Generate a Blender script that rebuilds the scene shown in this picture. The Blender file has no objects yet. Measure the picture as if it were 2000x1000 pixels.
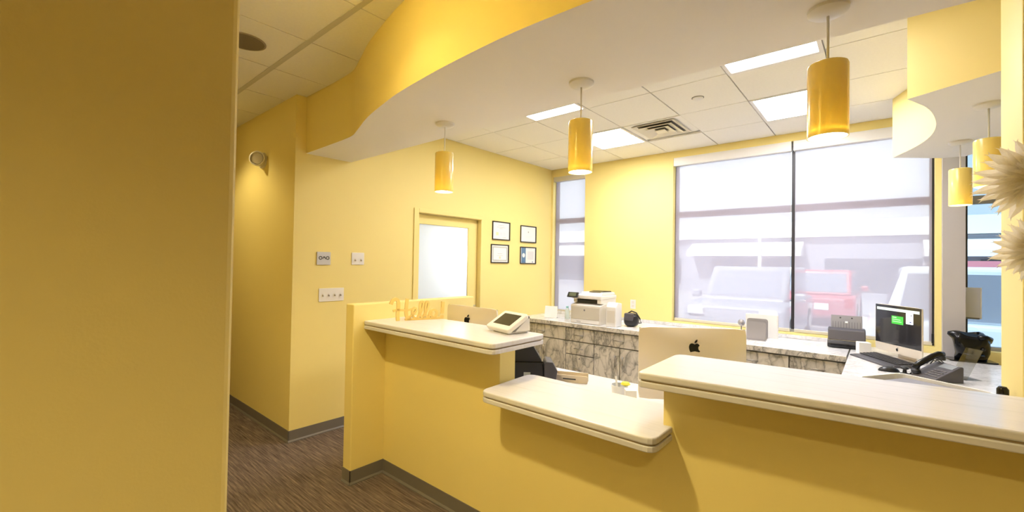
import bpy, bmesh, math, random
from mathutils import Vector, Matrix
random.seed(7)
SC = bpy.context.scene
COL = SC.collection
# ---------------------------------------------------------------- camera
F, YAW, PIT, ROL = 0.84249669, 0.70761143, 0.01550623, 0.01624403
cy, sy, cp, sp = math.cos(YAW), math.sin(YAW), math.cos(PIT), math.sin(PIT)
fw = Vector((-sy*cp, cy*cp, sp)); rt = Vector((cy, sy, 0)); up = rt.cross(fw)
rt2 = rt*math.cos(ROL) + up*math.sin(ROL); up2 = up*math.cos(ROL) - rt*math.sin(ROL)
cam_d = bpy.data.cameras.new('camera'); cam = bpy.data.objects.new('camera', cam_d); COL.objects.link(cam)
cam_d.sensor_width = 36; cam_d.lens = 36*F/2; cam_d.clip_start = .02; cam_d.clip_end = 300
M4 = Matrix((rt2, up2, -fw)).transposed().to_4x4(); M4.translation = (0, 0, 1.53)
cam.matrix_world = M4
SC.camera = cam
# ---------------------------------------------------------------- world / exposure
SC.view_settings.view_transform = 'Standard'; SC.view_settings.look = 'None'
SC.view_settings.gamma = 1; SC.view_settings.use_curve_mapping = False
SC.view_settings.exposure = 1.75
W = bpy.data.worlds.new('sky'); SC.world = W; W.use_nodes = True
bg = W.node_tree.nodes['Background']; bg.inputs[0].default_value = (.84, .93, 1.0, 1); bg.inputs[1].default_value = .78
SUN_E = 3.2
def lamp(name, kind, loc, energy, color, rot=(0, 0, 0), **k):
    d = bpy.data.lights.new(name, kind); d.energy = energy; d.color = color
    for a, v in k.items(): setattr(d, a, v)
    o = bpy.data.objects.new(name, d); COL.objects.link(o); o.location = loc; o.rotation_euler = rot
    return o
lamp('sun', 'SUN', (0, 0, 20), SUN_E, (1, .97, .92), (math.radians(42), 0, math.radians(-18)), angle=.01)
WARM = (1, .83, .46)
HALL_WASH, HALL_SPOT, HALL_FILL, HALL_CORR, PENDANT_E, TROFFER_E, DOOR_E = 3.0, 56, 54, 17, 8, 11.2, 17
# ---------------------------------------------------------------- materials
MATS = {}
def lin(c): return tuple(((v/255)/12.92 if v/255 <= .04045 else ((v/255+.055)/1.055)**2.4) for v in c)
def mat(name, rgb=None, rough=.5, metal=0, spec=.5, emit=None, es=0, noise=None, bump=None, srgb=None, coat=0):
    if name in MATS: return MATS[name]
    m = bpy.data.materials.new(name); m.use_nodes = True; MATS[name] = m
    nt = m.node_tree; b = nt.nodes['Principled BSDF']
    c = lin(srgb) if srgb else rgb
    b.inputs['Base Color'].default_value = (*c, 1); b.inputs['Roughness'].default_value = rough
    b.inputs['Metallic'].default_value = metal; b.inputs['Specular IOR Level'].default_value = spec
    b.inputs['Coat Weight'].default_value = coat
    if emit: b.inputs['Emission Color'].default_value = (*emit, 1); b.inputs['Emission Strength'].default_value = es
    tc = nt.nodes.new('ShaderNodeTexCoord')
    if noise:      # (scale, amount)
        n = nt.nodes.new('ShaderNodeTexNoise'); n.inputs['Scale'].default_value = noise[0]; n.inputs['Detail'].default_value = 4
        nt.links.new(tc.outputs['Object'], n.inputs['Vector'])
        mx = nt.nodes.new('ShaderNodeMix'); mx.data_type = 'RGBA'
        mx.inputs['A'].default_value = (*[v*(1-noise[1]) for v in c], 1); mx.inputs['B'].default_value = (*[min(1, v*(1+noise[1])) for v in c], 1)
        nt.links.new(n.outputs['Fac'], mx.inputs['Factor']); nt.links.new(mx.outputs['Result'], b.inputs['Base Color'])
    if bump:       # (scale, strength)
        n = nt.nodes.new('ShaderNodeTexNoise'); n.inputs['Scale'].default_value = bump[0]; n.inputs['Detail'].default_value = 3
        nt.links.new(tc.outputs['Object'], n.inputs['Vector'])
        bp = nt.nodes.new('ShaderNodeBump'); bp.inputs['Strength'].default_value = bump[1]; bp.inputs['Distance'].default_value = .002
        nt.links.new(n.outputs['Fac'], bp.inputs['Height']); nt.links.new(bp.outputs['Normal'], b.inputs['Normal'])
    return m
YEL = mat("yellow_paint", (.86, .715, .285), .55, spec=.3, noise=(1.2, .03), bump=(160, .12))
WHT = mat('white_paint', (.90, .87, .84), .7, spec=.2, bump=(200, .06))
TILE = mat('ceiling_tile', (.90, .88, .84), .85, spec=.1, noise=(60, .04), bump=(260, .25))
TEE = mat('ceiling_tee', (.78, .75, .69), .5)
BASE = mat('grey_vinyl', (.175, .158, .145), .45, noise=(6, .06))
WPL = mat('white_plastic', (.80, .78, .76), .35)
CREAMPL = mat('cream_plastic', (.72, .68, .62), .4)
BLK = mat('black_plastic', (.012, .012, .014), .32)
BLKG = mat('black_gloss', (.005, .005, .006), .12, spec=.35)
DGR = mat('dark_grey_plastic', (.075, .07, .08), .4)
MGR = mat('mid_grey_plastic', (.21, .20, .21), .4)
SIL = mat('silver_aluminium', (.86, .79, .70), .38, metal=.45)
STEEL = mat('brushed_steel', (.62, .60, .57), .3, metal=1)
GREYC = mat('grey_column_paint', (.46, .43, .42), .6, noise=(2, .03))
FRAME = mat('window_veiled_frame', (.36, .36, .37), .5, metal=.1)  # bars lightened in colour to look veiled behind the shades
FRAMED = mat('window_dark_frame', (.03, .03, .035), .4)
PEND = mat('amber_ceramic', (.88, .73, .22), .22, coat=.25)
_nt = PEND.node_tree; _p = _nt.nodes['Principled BSDF']; _o = _nt.nodes['Material Output']
_t = _nt.nodes.new('ShaderNodeBsdfTranslucent'); _t.inputs[0].default_value = (.95, .80, .28, 1); _m = _nt.nodes.new('ShaderNodeMixShader'); _m.inputs[0].default_value = .13
_nt.links.new(_p.outputs[0], _m.inputs[1]); _nt.links.new(_t.outputs[0], _m.inputs[2]); _nt.links.new(_m.outputs[0], _o.inputs[0])
GLOW = mat('pendant_glow', (1, 1, 1), .5, emit=(1, .90, .74), es=PENDANT_E)
TROF = mat('troffer_diffuser', (1, 1, 1), .5, emit=(1, .98, 1.0), es=TROFFER_E)
TROF2 = mat('troffer_diffuser_dim', (1, 1, 1), .5, emit=(1, .94, .96), es=TROFFER_E*.52)
CANG = mat('downlight_lens', (1, 1, 1), .5, emit=WARM, es=6)
PAPER = mat('white_paper', (.82, .81, .79), .7)
SHEEN = mat('hem_bar', (.62, .58, .50), .4)
WOODY = mat('sign_yellow', (.86, .62, .20), .4)
PETAL = mat('petal_cream', (.94, .88, .74), .7, noise=(20, .1))
_nt = PETAL.node_tree; _p = _nt.nodes['Principled BSDF']; _o = _nt.nodes['Material Output']
_t = _nt.nodes.new('ShaderNodeBsdfTranslucent'); _t.inputs[0].default_value = (.95, .88, .72, 1); _m = _nt.nodes.new('ShaderNodeMixShader'); _m.inputs[0].default_value = .35
_nt.links.new(_p.outputs[0], _m.inputs[1]); _nt.links.new(_t.outputs[0], _m.inputs[2]); _nt.links.new(_m.outputs[0], _o.inputs[0])
PETALC = mat('petal_yellow_centre', (.80, .50, .06), .7)
SCREEN = mat('screen_black', (.010, .010, .014), .08, coat=.3)
def graph(name, rough, build, spec=.5):
    m = bpy.data.materials.new(name); m.use_nodes = True; MATS[name] = m
    nt = m.node_tree; b = nt.nodes['Principled BSDF']; b.inputs['Roughness'].default_value = rough; b.inputs['Specular IOR Level'].default_value = spec
    build(nt, b); return m
def nd(nt, t, **k):
    n = nt.nodes.new(t)
    for a, v in k.items():
        if a in n.inputs: n.inputs[a].default_value = v
        else: setattr(n, a, v)
    return n
def ramp(nt, stops):
    r = nt.nodes.new('ShaderNodeValToRGB'); e = r.color_ramp.elements
    while len(e) < len(stops): e.new(.5)
    for x, (p, c) in zip(e, stops): x.position = p; x.color = (*c, 1)
    return r
def marble_graph(base, vein, sc, amt=.8):
    def f(nt, b):
        tc = nd(nt, 'ShaderNodeTexCoord'); mp = nd(nt, 'ShaderNodeMapping'); mp.inputs['Rotation'].default_value = (.4, .5, .6); mp.inputs['Scale'].default_value = (1, 1, .62)
        nt.links.new(tc.outputs['Object'], mp.inputs['Vector'])
        n = nd(nt, 'ShaderNodeTexNoise', Scale=sc, Detail=9.0, Distortion=.55, Roughness=.58); n2 = nd(nt, 'ShaderNodeTexNoise', Scale=sc*1.9, Detail=6.0, Distortion=.9)
        d = tuple((a*.55+v*.45) for a, v in zip(base, vein)); e = tuple((a*.82+v*.18) for a, v in zip(base, vein))
        r = ramp(nt, [(.0, base), (.43, base), (.475, e), (.495, vein), (.512, d), (.55, e), (.60, base)])
        r2 = ramp(nt, [(.0, (1, 1, 1)), (.40, (1, 1, 1)), (.47, (.80, .80, .79)), (.49, (.58, .57, .55)), (.51, (.86, .86, .85)), (.56, (1, 1, 1))])
        mx = nd(nt, 'ShaderNodeMix', data_type='RGBA', blend_type='MULTIPLY'); mx.inputs['Factor'].default_value = amt
        for k in (n, n2): nt.links.new(mp.outputs['Vector'], k.inputs['Vector'])
        nt.links.new(n.outputs['Fac'], r.inputs['Fac']); nt.links.new(n2.outputs['Fac'], r2.inputs['Fac'])
        nt.links.new(r.outputs['Color'], mx.inputs['A']); nt.links.new(r2.outputs['Color'], mx.inputs['B']); nt.links.new(mx.outputs['Result'], b.inputs['Base Color'])
    return f
MARB = graph('marble_laminate', .35, marble_graph((.72, .68, .62), (.26, .25, .23), 4.2))
MARBT = graph('marble_worktop', .16, marble_graph((.80, .79, .80), (.66, .65, .66), 5.0, .45))
def counter_graph(nt, b):
    tc = nd(nt, 'ShaderNodeTexCoord'); mp = nd(nt, 'ShaderNodeMapping'); mp.inputs['Scale'].default_value = (.9, 26, 1)
    nt.links.new(tc.outputs['Object'], mp.inputs['Vector'])
    n = nd(nt, 'ShaderNodeTexNoise', Scale=2.0, Detail=5.0); nt.links.new(mp.outputs['Vector'], n.inputs['Vector'])
    r = ramp(nt, [(.0, (.52, .50, .52)), (.33, (.60, .585, .605)), (.40, (.655, .64, .665)), (1, (.70, .685, .715))])
    nt.links.new(n.outputs['Fac'], r.inputs['Fac']); nt.links.new(r.outputs['Color'], b.inputs['Base Color'])
CTOP = graph('white_streaked_counter', .2, counter_graph)
GROOVE = mat('counter_groove', (.33, .25, .14), .5)
def carpet_graph(nt, b):
    tc = nd(nt, 'ShaderNodeTexCoord'); mp = nd(nt, 'ShaderNodeMapping'); mp.inputs['Scale'].default_value = (2.6, 52, 1)
    nt.links.new(tc.outputs['Object'], mp.inputs['Vector'])
    n = nd(nt, 'ShaderNodeTexNoise', Scale=1.8, Detail=6.0, Roughness=.65); nt.links.new(mp.outputs['Vector'], n.inputs['Vector'])
    r = ramp(nt, [(.28, (.085, .062, .055)), (.42, (.165, .125, .108)), (.54, (.25, .19, .16)), (.64, (.36, .275, .215)), (.76, (.52, .41, .28))])
    nt.links.new(n.outputs['Fac'], r.inputs['Fac'])
    f = nd(nt, 'ShaderNodeTexNoise', Scale=420.0, Detail=2.0); nt.links.new(tc.outputs['Object'], f.inputs['Vector'])
    mx = nd(nt, 'ShaderNodeMix', data_type='RGBA', blend_type='MULTIPLY'); mx.inputs['Factor'].default_value = .55
    nt.links.new(r.outputs['Color'], mx.inputs['A']); nt.links.new(f.outputs['Color'], mx.inputs['B']); nt.links.new(mx.outputs['Result'], b.inputs['Base Color'])
    bp = nd(nt, 'ShaderNodeBump', Strength=.5, Distance=.003); nt.links.new(f.outputs['Fac'], bp.inputs['Height']); nt.links.new(bp.outputs['Normal'], b.inputs['Normal'])
CARPET = graph('striped_carpet', .95, carpet_graph, .1)
def sheer(name, t, col, tcol=(1, 1, 1)):
    m = bpy.data.materials.new(name); m.use_nodes = True; nt = m.node_tree; nt.nodes.clear()
    out = nd(nt, 'ShaderNodeOutputMaterial'); mx = nd(nt, 'ShaderNodeMixShader'); a = nd(nt, 'ShaderNodeBsdfTransparent'); b = nd(nt, 'ShaderNodeBsdfTranslucent')
    d = nd(nt, 'ShaderNodeBsdfDiffuse'); m2 = nd(nt, 'ShaderNodeMixShader'); m2.inputs[0].default_value = .35
    a.inputs[0].default_value = (*tcol, 1); b.inputs[0].default_value = (*col, 1); d.inputs[0].default_value = (*col, 1)
    nt.links.new(b.outputs[0], m2.inputs[1]); nt.links.new(d.outputs[0], m2.inputs[2])
    mx.inputs[0].default_value = 1-t; nt.links.new(a.outputs[0], mx.inputs[1]); nt.links.new(m2.outputs[0], mx.inputs[2]); nt.links.new(mx.outputs[0], out.inputs[0])
    MATS[name] = m; return m
SHADE = sheer('sheer_shade_fabric', .48, (.62, .555, .62))
FROST = sheer('frosted_glass', .02, (.93, .95, .97))
def glass(name, col, spec=.05):
    m = bpy.data.materials.new(name); m.use_nodes = True; nt = m.node_tree; nt.nodes.clear()
    out = nd(nt, 'ShaderNodeOutputMaterial'); mx = nd(nt, 'ShaderNodeMixShader'); a = nd(nt, 'ShaderNodeBsdfTransparent'); g = nd(nt, 'ShaderNodeBsdfGlossy')
    a.inputs[0].default_value = (*col, 1); g.inputs['Roughness'].default_value = .02; mx.inputs[0].default_value = spec
    nt.links.new(a.outputs[0], mx.inputs[1]); nt.links.new(g.outputs[0], mx.inputs[2]); nt.links.new(mx.outputs[0], out.inputs[0])
    MATS[name] = m; return m
GLASS = glass('window_glass', (.93, .96, .96))
DIMGLASS = glass('sky_dimming_glass', (.52, .60, .67))  # colour darkened to dim the sky seen through this window
CLEAR = glass('clear_acrylic', (.82, .84, .86), .12)
# ---------------------------------------------------------------- mesh helpers
def box(bm, x0, x1, y0, y1, z0, z1):
    v = [bm.verts.new(p) for p in ((x0,y0,z0),(x1,y0,z0),(x1,y1,z0),(x0,y1,z0),(x0,y0,z1),(x1,y0,z1),(x1,y1,z1),(x0,y1,z1))]
    for f in ((3,2,1,0),(4,5,6,7),(0,1,5,4),(1,2,6,5),(2,3,7,6),(3,0,4,7)): bm.faces.new([v[i] for i in f])
    return bm
def B(x0, x1, y0, y1, z0, z1): return box(bmesh.new(), x0, x1, y0, y1, z0, z1)
def prism(poly, z0, z1, bm=None, axis='Z'):
    """extrude a 2-D outline; axis Z: (x,y)->z, Y: (x,z)->y, X: (y,z)->x"""
    bm = bm or bmesh.new()
    f = {'Z': lambda a, b, c: (a, b, c), 'Y': lambda a, b, c: (a, c, b), 'X': lambda a, b, c: (c, a, b)}[axis]
    lo = [bm.verts.new(f(a, b, z0)) for a, b in poly]; hi = [bm.verts.new(f(a, b, z1)) for a, b in poly]
    fs = [bm.faces.new(lo[::-1]), bm.faces.new(hi)]; n = len(poly)
    for i in range(n): fs.append(bm.faces.new((lo[i], lo[(i+1) % n], hi[(i+1) % n], hi[i])))
    bmesh.ops.recalc_face_normals(bm, faces=fs)
    return bm
def lathe(prof, seg=24, bm=None, c=(0, 0, 0)):
    bm = bm or bmesh.new(); rings = []
    for r, z in prof:
        if r < 1e-6: rings.append([bm.verts.new((c[0], c[1], c[2]+z))])
        else: rings.append([bm.verts.new((c[0]+r*math.cos(2*math.pi*i/seg), c[1]+r*math.sin(2*math.pi*i/seg), c[2]+z)) for i in range(seg)])
    for a, b in zip(rings, rings[1:]):
        for i in range(seg):
            j = (i+1) % seg
            if len(a) == 1 and len(b) == 1: continue
            if len(a) == 1: bm.faces.new((a[0], b[j], b[i]))
            elif len(b) == 1: bm.faces.new((a[i], a[j], b[0]))
            else: bm.faces.new((a[i], a[j], b[j], b[i]))
    bmesh.ops.recalc_face_normals(bm, faces=bm.faces[:])
    return bm
def tube(pts, r, seg=8, bm=None, closed=False):
    bm = bm or bmesh.new(); pts = [Vector(p) for p in pts]; n = len(pts); rings = []
    for i, p in enumerate(pts):
        a = pts[i-1] if (i or closed) else p; b = pts[(i+1) % n] if (i < n-1 or closed) else p
        t = (b-a).normalized(); u = t.cross(Vector((0, 0, 1)))
        if u.length < .05: u = t.cross(Vector((1, 0, 0)))
        u.normalize(); w = t.cross(u)
        rings.append([bm.verts.new(p+(u*math.cos(2*math.pi*k/seg)+w*math.sin(2*math.pi*k/seg))*r) for k in range(seg)])
    for i in range(n if closed else n-1):
        a, b = rings[i], rings[(i+1) % n]
        for k in range(seg): bm.faces.new((a[k], a[(k+1) % seg], b[(k+1) % seg], b[k]))
    if not closed: bm.faces.new(rings[0][::-1]); bm.faces.new(rings[-1])
    bmesh.ops.recalc_face_normals(bm, faces=bm.faces[:])
    return bm
def rrect(x0, x1, y0, y1, r, seg=4):
    out = []
    for cx, cy_, a in ((x1-r, y1-r, 0), (x0+r, y1-r, 90), (x0+r, y0+r, 180), (x1-r, y0+r, 270)):
        for k in range(seg+1):
            t = math.radians(a+90*k/seg); out.append((cx+r*math.cos(t), cy_+r*math.sin(t)))
    return out
def rpoly(pts, rad, seg=4):
    """round the corners of a polygon; rad: list of radii"""
    out = []; n = len(pts)
    for i, p in enumerate(pts):
        r = rad[i]; p = Vector(p)
        if r <= 0: out.append(tuple(p)); continue
        a = (Vector(pts[i-1])-p).normalized(); b = (Vector(pts[(i+1) % n])-p).normalized()
        s, e = p+a*r, p+b*r
        for k in range(seg+1):
            t = k/seg; out.append(tuple(s*(1-t)**2 + p*2*t*(1-t) + e*t*t))
    return out
def xf(bm, m): bmesh.ops.transform(bm, matrix=m, verts=bm.verts[:]); return bm
def obj(name, bm, m, parent=None, loc=None, rotz=0, bevel=0, smooth=False, bseg=2):
    me = bpy.data.meshes.new(name); bm.to_mesh(me); bm.free()
    me.materials.append(m)
    o = bpy.data.objects.new(name, me); COL.objects.link(o)
    if parent: o.parent = parent
    if loc: o.location = loc
    if rotz: o.rotation_euler.z = rotz
    if bevel:
        b = o.modifiers.new('bevel', 'BEVEL'); b.width = bevel; b.segments = bseg; b.limit_method = 'ANGLE'; b.angle_limit = math.radians(40)
    if smooth:
        me.polygons.foreach_set('use_smooth', [True]*len(me.polygons)); me.update()
        if smooth != 'all':
            e = o.modifiers.new('edges', 'EDGE_SPLIT'); e.split_angle = math.radians(38)
    return o
def tag(o, label, cat, group=None):
    o['label'] = label; o['category'] = cat
    if group: o['group'] = group
    return o
def thing(name, label, cat, loc=(0, 0, 0), rotz=0, group=None):
    o = bpy.data.objects.new(name, None); COL.objects.link(o); o.empty_display_size = .05
    o.location = loc; o.rotation_euler = (0, 0, rotz)
    return tag(o, label, cat, group)
def struct(name, bm, m, parent=None, label=None, **k):
    o = obj(name, bm, m, parent, **k)
    if not parent: o['kind'] = 'structure'
    if label: o['label'] = label
    return o
def copy_tree(o, parent=None):
    c = o.copy(); COL.objects.link(c); c.parent = parent
    for ch in o.children: copy_tree(ch, c)
    return c
def grid_wall(us, zs, holes, t0, t1, axis):
    """wall slab with openings; axis 'Y': plane across X (u=x), thickness t0..t1 in Y; axis 'X': u=y, thickness in X"""
    bm = bmesh.new(); us = sorted(set(us)); zs = sorted(set(zs)); cache = {}
    def V(u, z, t):
        k = (u, z, t)
        if k not in cache: cache[k] = bm.verts.new((u, t, z) if axis == 'Y' else (t, u, z))
        return cache[k]
    def solid(i, j):
        if i < 0 or j < 0 or i >= len(us)-1 or j >= len(zs)-1: return False
        u = (us[i]+us[i+1])/2; z = (zs[j]+zs[j+1])/2
        return not any(a < u < b and c < z < d for a, b, c, d in holes)
    for i in range(len(us)-1):
        for j in range(len(zs)-1):
            if not solid(i, j): continue
            a, b, c, d = us[i], us[i+1], zs[j], zs[j+1]
            for t in (t0, t1): bm.faces.new((V(a,c,t), V(b,c,t), V(b,d,t), V(a,d,t)))
            if not solid(i-1, j): bm.faces.new((V(a,c,t0), V(a,d,t0), V(a,d,t1), V(a,c,t1)))
            if not solid(i+1, j): bm.faces.new((V(b,c,t0), V(b,d,t0), V(b,d,t1), V(b,c,t1)))
            if not solid(i, j-1): bm.faces.new((V(a,c,t0), V(b,c,t0), V(b,c,t1), V(a,c,t1)))
            if not solid(i, j+1): bm.faces.new((V(a,d,t0), V(b,d,t0), V(b,d,t1), V(a,d,t1)))
    bmesh.ops.recalc_face_normals(bm, faces=bm.faces[:])
    return bm
# ================================================================ THE ROOM
ZC, ZS, XA, YB, YC = 2.92, 2.438, -3.747, 5.262, 1.555
XR, YN, XL = 2.2, -2.6, -8.0           # right wall, wall behind the camera, corridor end
struct('floor', prism([(XL, YN), (XR, YN), (XR, 1.86), (-2.79, 1.86), (-2.79, YB), (XL, YB)], -.06, 0), CARPET)
struct('floor_office', B(-2.79, XR, 1.86, YB, -.06, 0), mat('pale_bounce_floor', (.52, .47, .40), .5, noise=(4, .08)))  # unseen office floor, made pale to bounce light up to the ceiling
W1 = (-3.715, -3.165, .82, 2.81); W2 = (-1.93, .36, .855, 2.838); W3 = (.535, 1.9, .86, 2.80)
struct('wall_back', grid_wall([XA-.2, XR] + [w[k] for w in (W1, W2, W3) for k in (0, 1)], [0, 3.0] + [w[k] for w in (W1, W2, W3) for k in (2, 3)], [W1, W2, W3], YB, YB+.16, 'Y'), YEL)
D = (2.84, 3.79, 0.0, 2.05)
struct('wall_left', grid_wall([YC, YB, D[0], D[1]], [0, 3.0, D[3]], [(D[0], D[1], -1, D[3])], XA-.14, XA, 'X'), YEL)
struct('wall_corridor', B(XL, XA-.14, YC, YC+.14, 0, 3.0), YEL)
struct('wall_near', B(XL, -.95, YN, .287, 0, 3.0), YEL, bevel=.014, bseg=3)
struct('wall_end', B(XL-.1, XL, .287, YC, 0, 3.0), YEL)
struct('wall_behind', B(-.95, XR, YN-.1, YN, 0, 3.0), YEL)
struct('wall_right', B(XR, XR+.1, YN, YB, 0, 3.0), YEL)
struct('wall_column', B(.376, XR, 2.30, 2.66, 0, 2.93), YEL, bevel=.006)
struct('wall_pier', B(.40, .535, 5.17, YB, 0, 2.92), GREYC)
# ---- low walls of the reception desk
struct('wall_partition', B(-2.838, -2.738, 1.545, 2.69, 0, 1.225), YEL, bevel=.006)
ang = math.atan2(.118, 1.0)
u = Vector((math.cos(ang), math.sin(ang)))
def along(s, off): return (-.69+u.x*s-u.y*off, 1.80+u.y*s+u.x*off)
struct('wall_front', prism([(-2.738, 0), (-.69, 0), (-.69, .805), (-1.615, .805), (-1.615, 1.052), (-2.738, 1.052)], 1.80, 1.93, axis='Y'), YEL)
struct('wall_front_right', prism([along(0, 0), along(2.4, 0), along(2.4, .13), (-.69, 1.93)], 0, 1.051), YEL)
# ---- baseboards (cove base with a toe)
def baseboard(name, pts):
    for i, (a, b) in enumerate(zip(pts, pts[1:])):
        a, b = Vector(a), Vector(b); d = (b-a); L = d.length; an = math.atan2(d.y, d.x)
        bm = prism([(0, 0), (-.012, 0), (-.012, .006), (-.004, .018), (-.004, .096), (0, .096)], -.004, L+.004, axis='X')
        o = struct(name, bm, BASE, loc=(a.x, a.y, 0), rotz=an)
baseboard('baseboard_corridor', [(-7.9, YC), (XA, YC)])
baseboard('baseboard_left', [(XA, 1.551), (XA, 2.77)])
baseboard('baseboard_partition', [(-2.838, 1.545), (-2.738, 1.545), (-2.738, 1.80)])
baseboard('baseboard_front', [(-2.738, 1.80), (-.69, 1.80), along(2.4, 0)])
# ---- soffits (dropped bulkheads with curved fascia)
def smooth_pts(pts, n=5):
    out = []
    for i in range(len(pts)-1):
        p0, p1, p2, p3 = (Vector(pts[max(0, min(len(pts)-1, k))]) for k in (i-1, i, i+1, i+2))
        for k in range(n):
            t = k/n; out.append(tuple(.5*((2*p1)+(p2-p0)*t+(2*p0-5*p1+4*p2-p3)*t*t+(3*p1-p0-3*p2+p3)*t**3)))
    out.append(tuple(pts[-1])); return out
outer = [(-3.747, 1.642), (-3.35, 1.637), (-3.06, 1.628), (-2.93, 1.614), (-2.80, 1.573), (-2.68, 1.532), (-2.54, 1.484), (-2.41, 1.446), (-2.25, 1.408), (-2.0, 1.355), (-1.72, 1.318), (-1.43, 1.292), (-1.1, 1.277), (-.75, 1.29), (-.4, 1.315), (0, 1.37), (.5, 1.45), (1.2, 1.5), (2.2, 1.5)]
def soffit(name, poly):
    bm = prism(poly, ZS, ZC+.01)
    o = struct(name, bm, YEL)
    o.data.materials.append(WHT)
    for p in o.data.polygons:
        if p.normal.z < -.9: p.material_index = 1
    return o
soffit('trim_1', smooth_pts(outer) + [(2.2, 2.105), (.24, 2.098), (-1.2, 2.075), (-3.747, 2.058)])
bite = [(.105, 3.108), (.148, 3.212), (.190, 3.325), (.226, 3.478), (.256, 3.70), (.264, 3.90), (.252, 4.08), (.222, 4.25), (.165, 4.44), (.07, 4.685)]
soffit('trim_2', smooth_pts(bite) + [(.374, 4.925), (.505, 4.955), (.66, 4.69), (1.0, 4.45), (2.2, 4.3), (2.2, 2.67), (.80, 2.67), (.408, 2.916)])
# ---- ceiling: slab, tees, lay-in tiles
ceiling = struct('ceiling', B(XL, XR, YN, YB, 2.948, 3.05), TEE)
TROFF = [(-2.585, -1.995, 2.69, 3.345), (-2.58, -2.0, 4.01, 4.665), (-.85, -.275, 2.69, 3.39), (-.85, -.275, 4.015, 4.70)]
VENT = (-2.0, -1.42, 4.01, 4.60)
tile_cache = {}
def tile(x0, x1, y0, y1):
    w, d = round(x1-x0, 3), round(y1-y0, 3); g = .0045
    if (w, d) not in tile_cache:
        o = obj('ceiling_tile', B(-w/2+g, w/2-g, -d/2+g, d/2-g, 0, .018), TILE, ceiling, bevel=.002, bseg=1); tile_cache[(w, d)] = o.data
    else:
        o = bpy.data.objects.new('ceiling_tile', tile_cache[(w, d)]); COL.objects.link(o); o.parent = ceiling
    o.location = ((x0+x1)/2, (y0+y1)/2, ZC)
OX = [XA, -3.155, -2.58, -2.0, -1.42, -.85, -.275, .30, .875, 1.45, 2.2]
OY = [2.075, 2.69, 3.345, 4.01, 4.67, YB]
for i in range(len(OX)-1):
    for j in range(len(OY)-1):
        if j in (1, 3) and i in (2, 5): continue      # troffers
        if j == 3 and i == 3: continue                # air diffuser
        tile(OX[i], OX[i+1], OY[j], OY[j+1])
HX = [-2.78+.595*k for k in range(-8, 9)]; HX = [x for x in HX if XL < x < XR]
HY = [1.22+.61*k for k in range(-6, 1)]
for i in range(len(HX)-1):
    for j in range(len(HY)-1):
        if HX[i+1] < -1.0 and HY[j+1] < .25: continue
        tile(HX[i], HX[i+1], HY[j], HY[j+1])
    tile(HX[i], HX[i+1], 1.22, 1.64)
# the wide main tee of the hall grid
obj('main_tee', B(-7.9, 2.1, 1.203, 1.237, ZC-.003, ZC+.02), mat('main_tee_grey', (.60, .58, .50), .5), ceiling)
# ---- windows: frame, panes, roller shades
def window(name, w, mull_z, mull_x, gl, frame_m):
    x0, x1, z0, z1 = w; y0, y1 = YB+.085, YB+.14
    bm = bmesh.new(); t = .03
    root = bpy.data.objects.new(name, None); COL.objects.link(root); root['kind'] = 'structure'; root.location = ((x0+x1)/2, YB+.1, z0)
    L = root.location
    def bar(nm, a, b, c, d, m=frame_m): obj(nm, B(a-L.x, b-L.x, y0-L.y, y1-L.y, c-L.z, d-L.z), m, root)
    bar('frame_jamb', x0, x0+t, z0, z1, FRAMED); bar('frame_jamb', x1-t, x1, z0, z1, FRAMED)
    bar('frame_head', x0+t, x1-t, z1-t, z1); bar('frame_sill', x0+t, x1-t, z0, z0+t)
    xs = [x0+t] + [v for m in mull_x for v in (m-.014, m+.014)] + [x1-t]
    for m in mull_x: bar('mullion', m-.014, m+.014, z0+t, z1-t, FRAMED)
    for a, b in zip(xs[::2], xs[1::2]):
        bar('transom', a, b, mull_z-.035, mull_z+.035)
        for c, d in ((z0+t, mull_z-.035), (mull_z+.035, z1-t)):
            obj('pane', B(a-L.x, b-L.x, .005, .011, c-L.z, d-L.z), gl, root)
    return root
window('window_1', W1, 2.16, [], GLASS, FRAME)
window('window_2', W2, 2.15, [-.70], GLASS, FRAME)
w3 = window('window_3', W3, 2.13, [], DIMGLASS, FRAME)
struct('trim_3', B(.536, 1.9, YB+.001, YB+.084, .80, .858), WHT)          # low sill of the clear window
def shade(label, x0, x1, z0, z1, vh, y=YB+.045, group='sheer roller shades'):
    t = thing('roller_shade', label, 'shade', ((x0+x1)/2, y, z0), group=group)
    hw = (x1-x0)/2; h = z1-z0
    obj('valance', B(-hw, hw, -.05, .03, h-vh, h), WPL if vh > .08 else SHEEN, t, bevel=.004)
    obj('fabric', B(-hw+.012, hw-.012, .004, .0055, .03, h-vh), SHADE, t)
    obj('hem_bar', prism(rrect(-.012, .012, 0, .034, .006), -hw+.012, hw-.012, axis='X'), SHEEN, t)
shade('sheer white roller shade over the left pane of the wide window', -1.925, -.708, .86, 2.838, .10)
shade('sheer white roller shade over the right pane of the wide window, behind the screen', -.692, .355, .86, 2.838, .10)
shade('narrow sheer roller shade on the slim corner window', -3.700, -3.17, .825, 2.808, .07, y=YB+.04)
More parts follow.
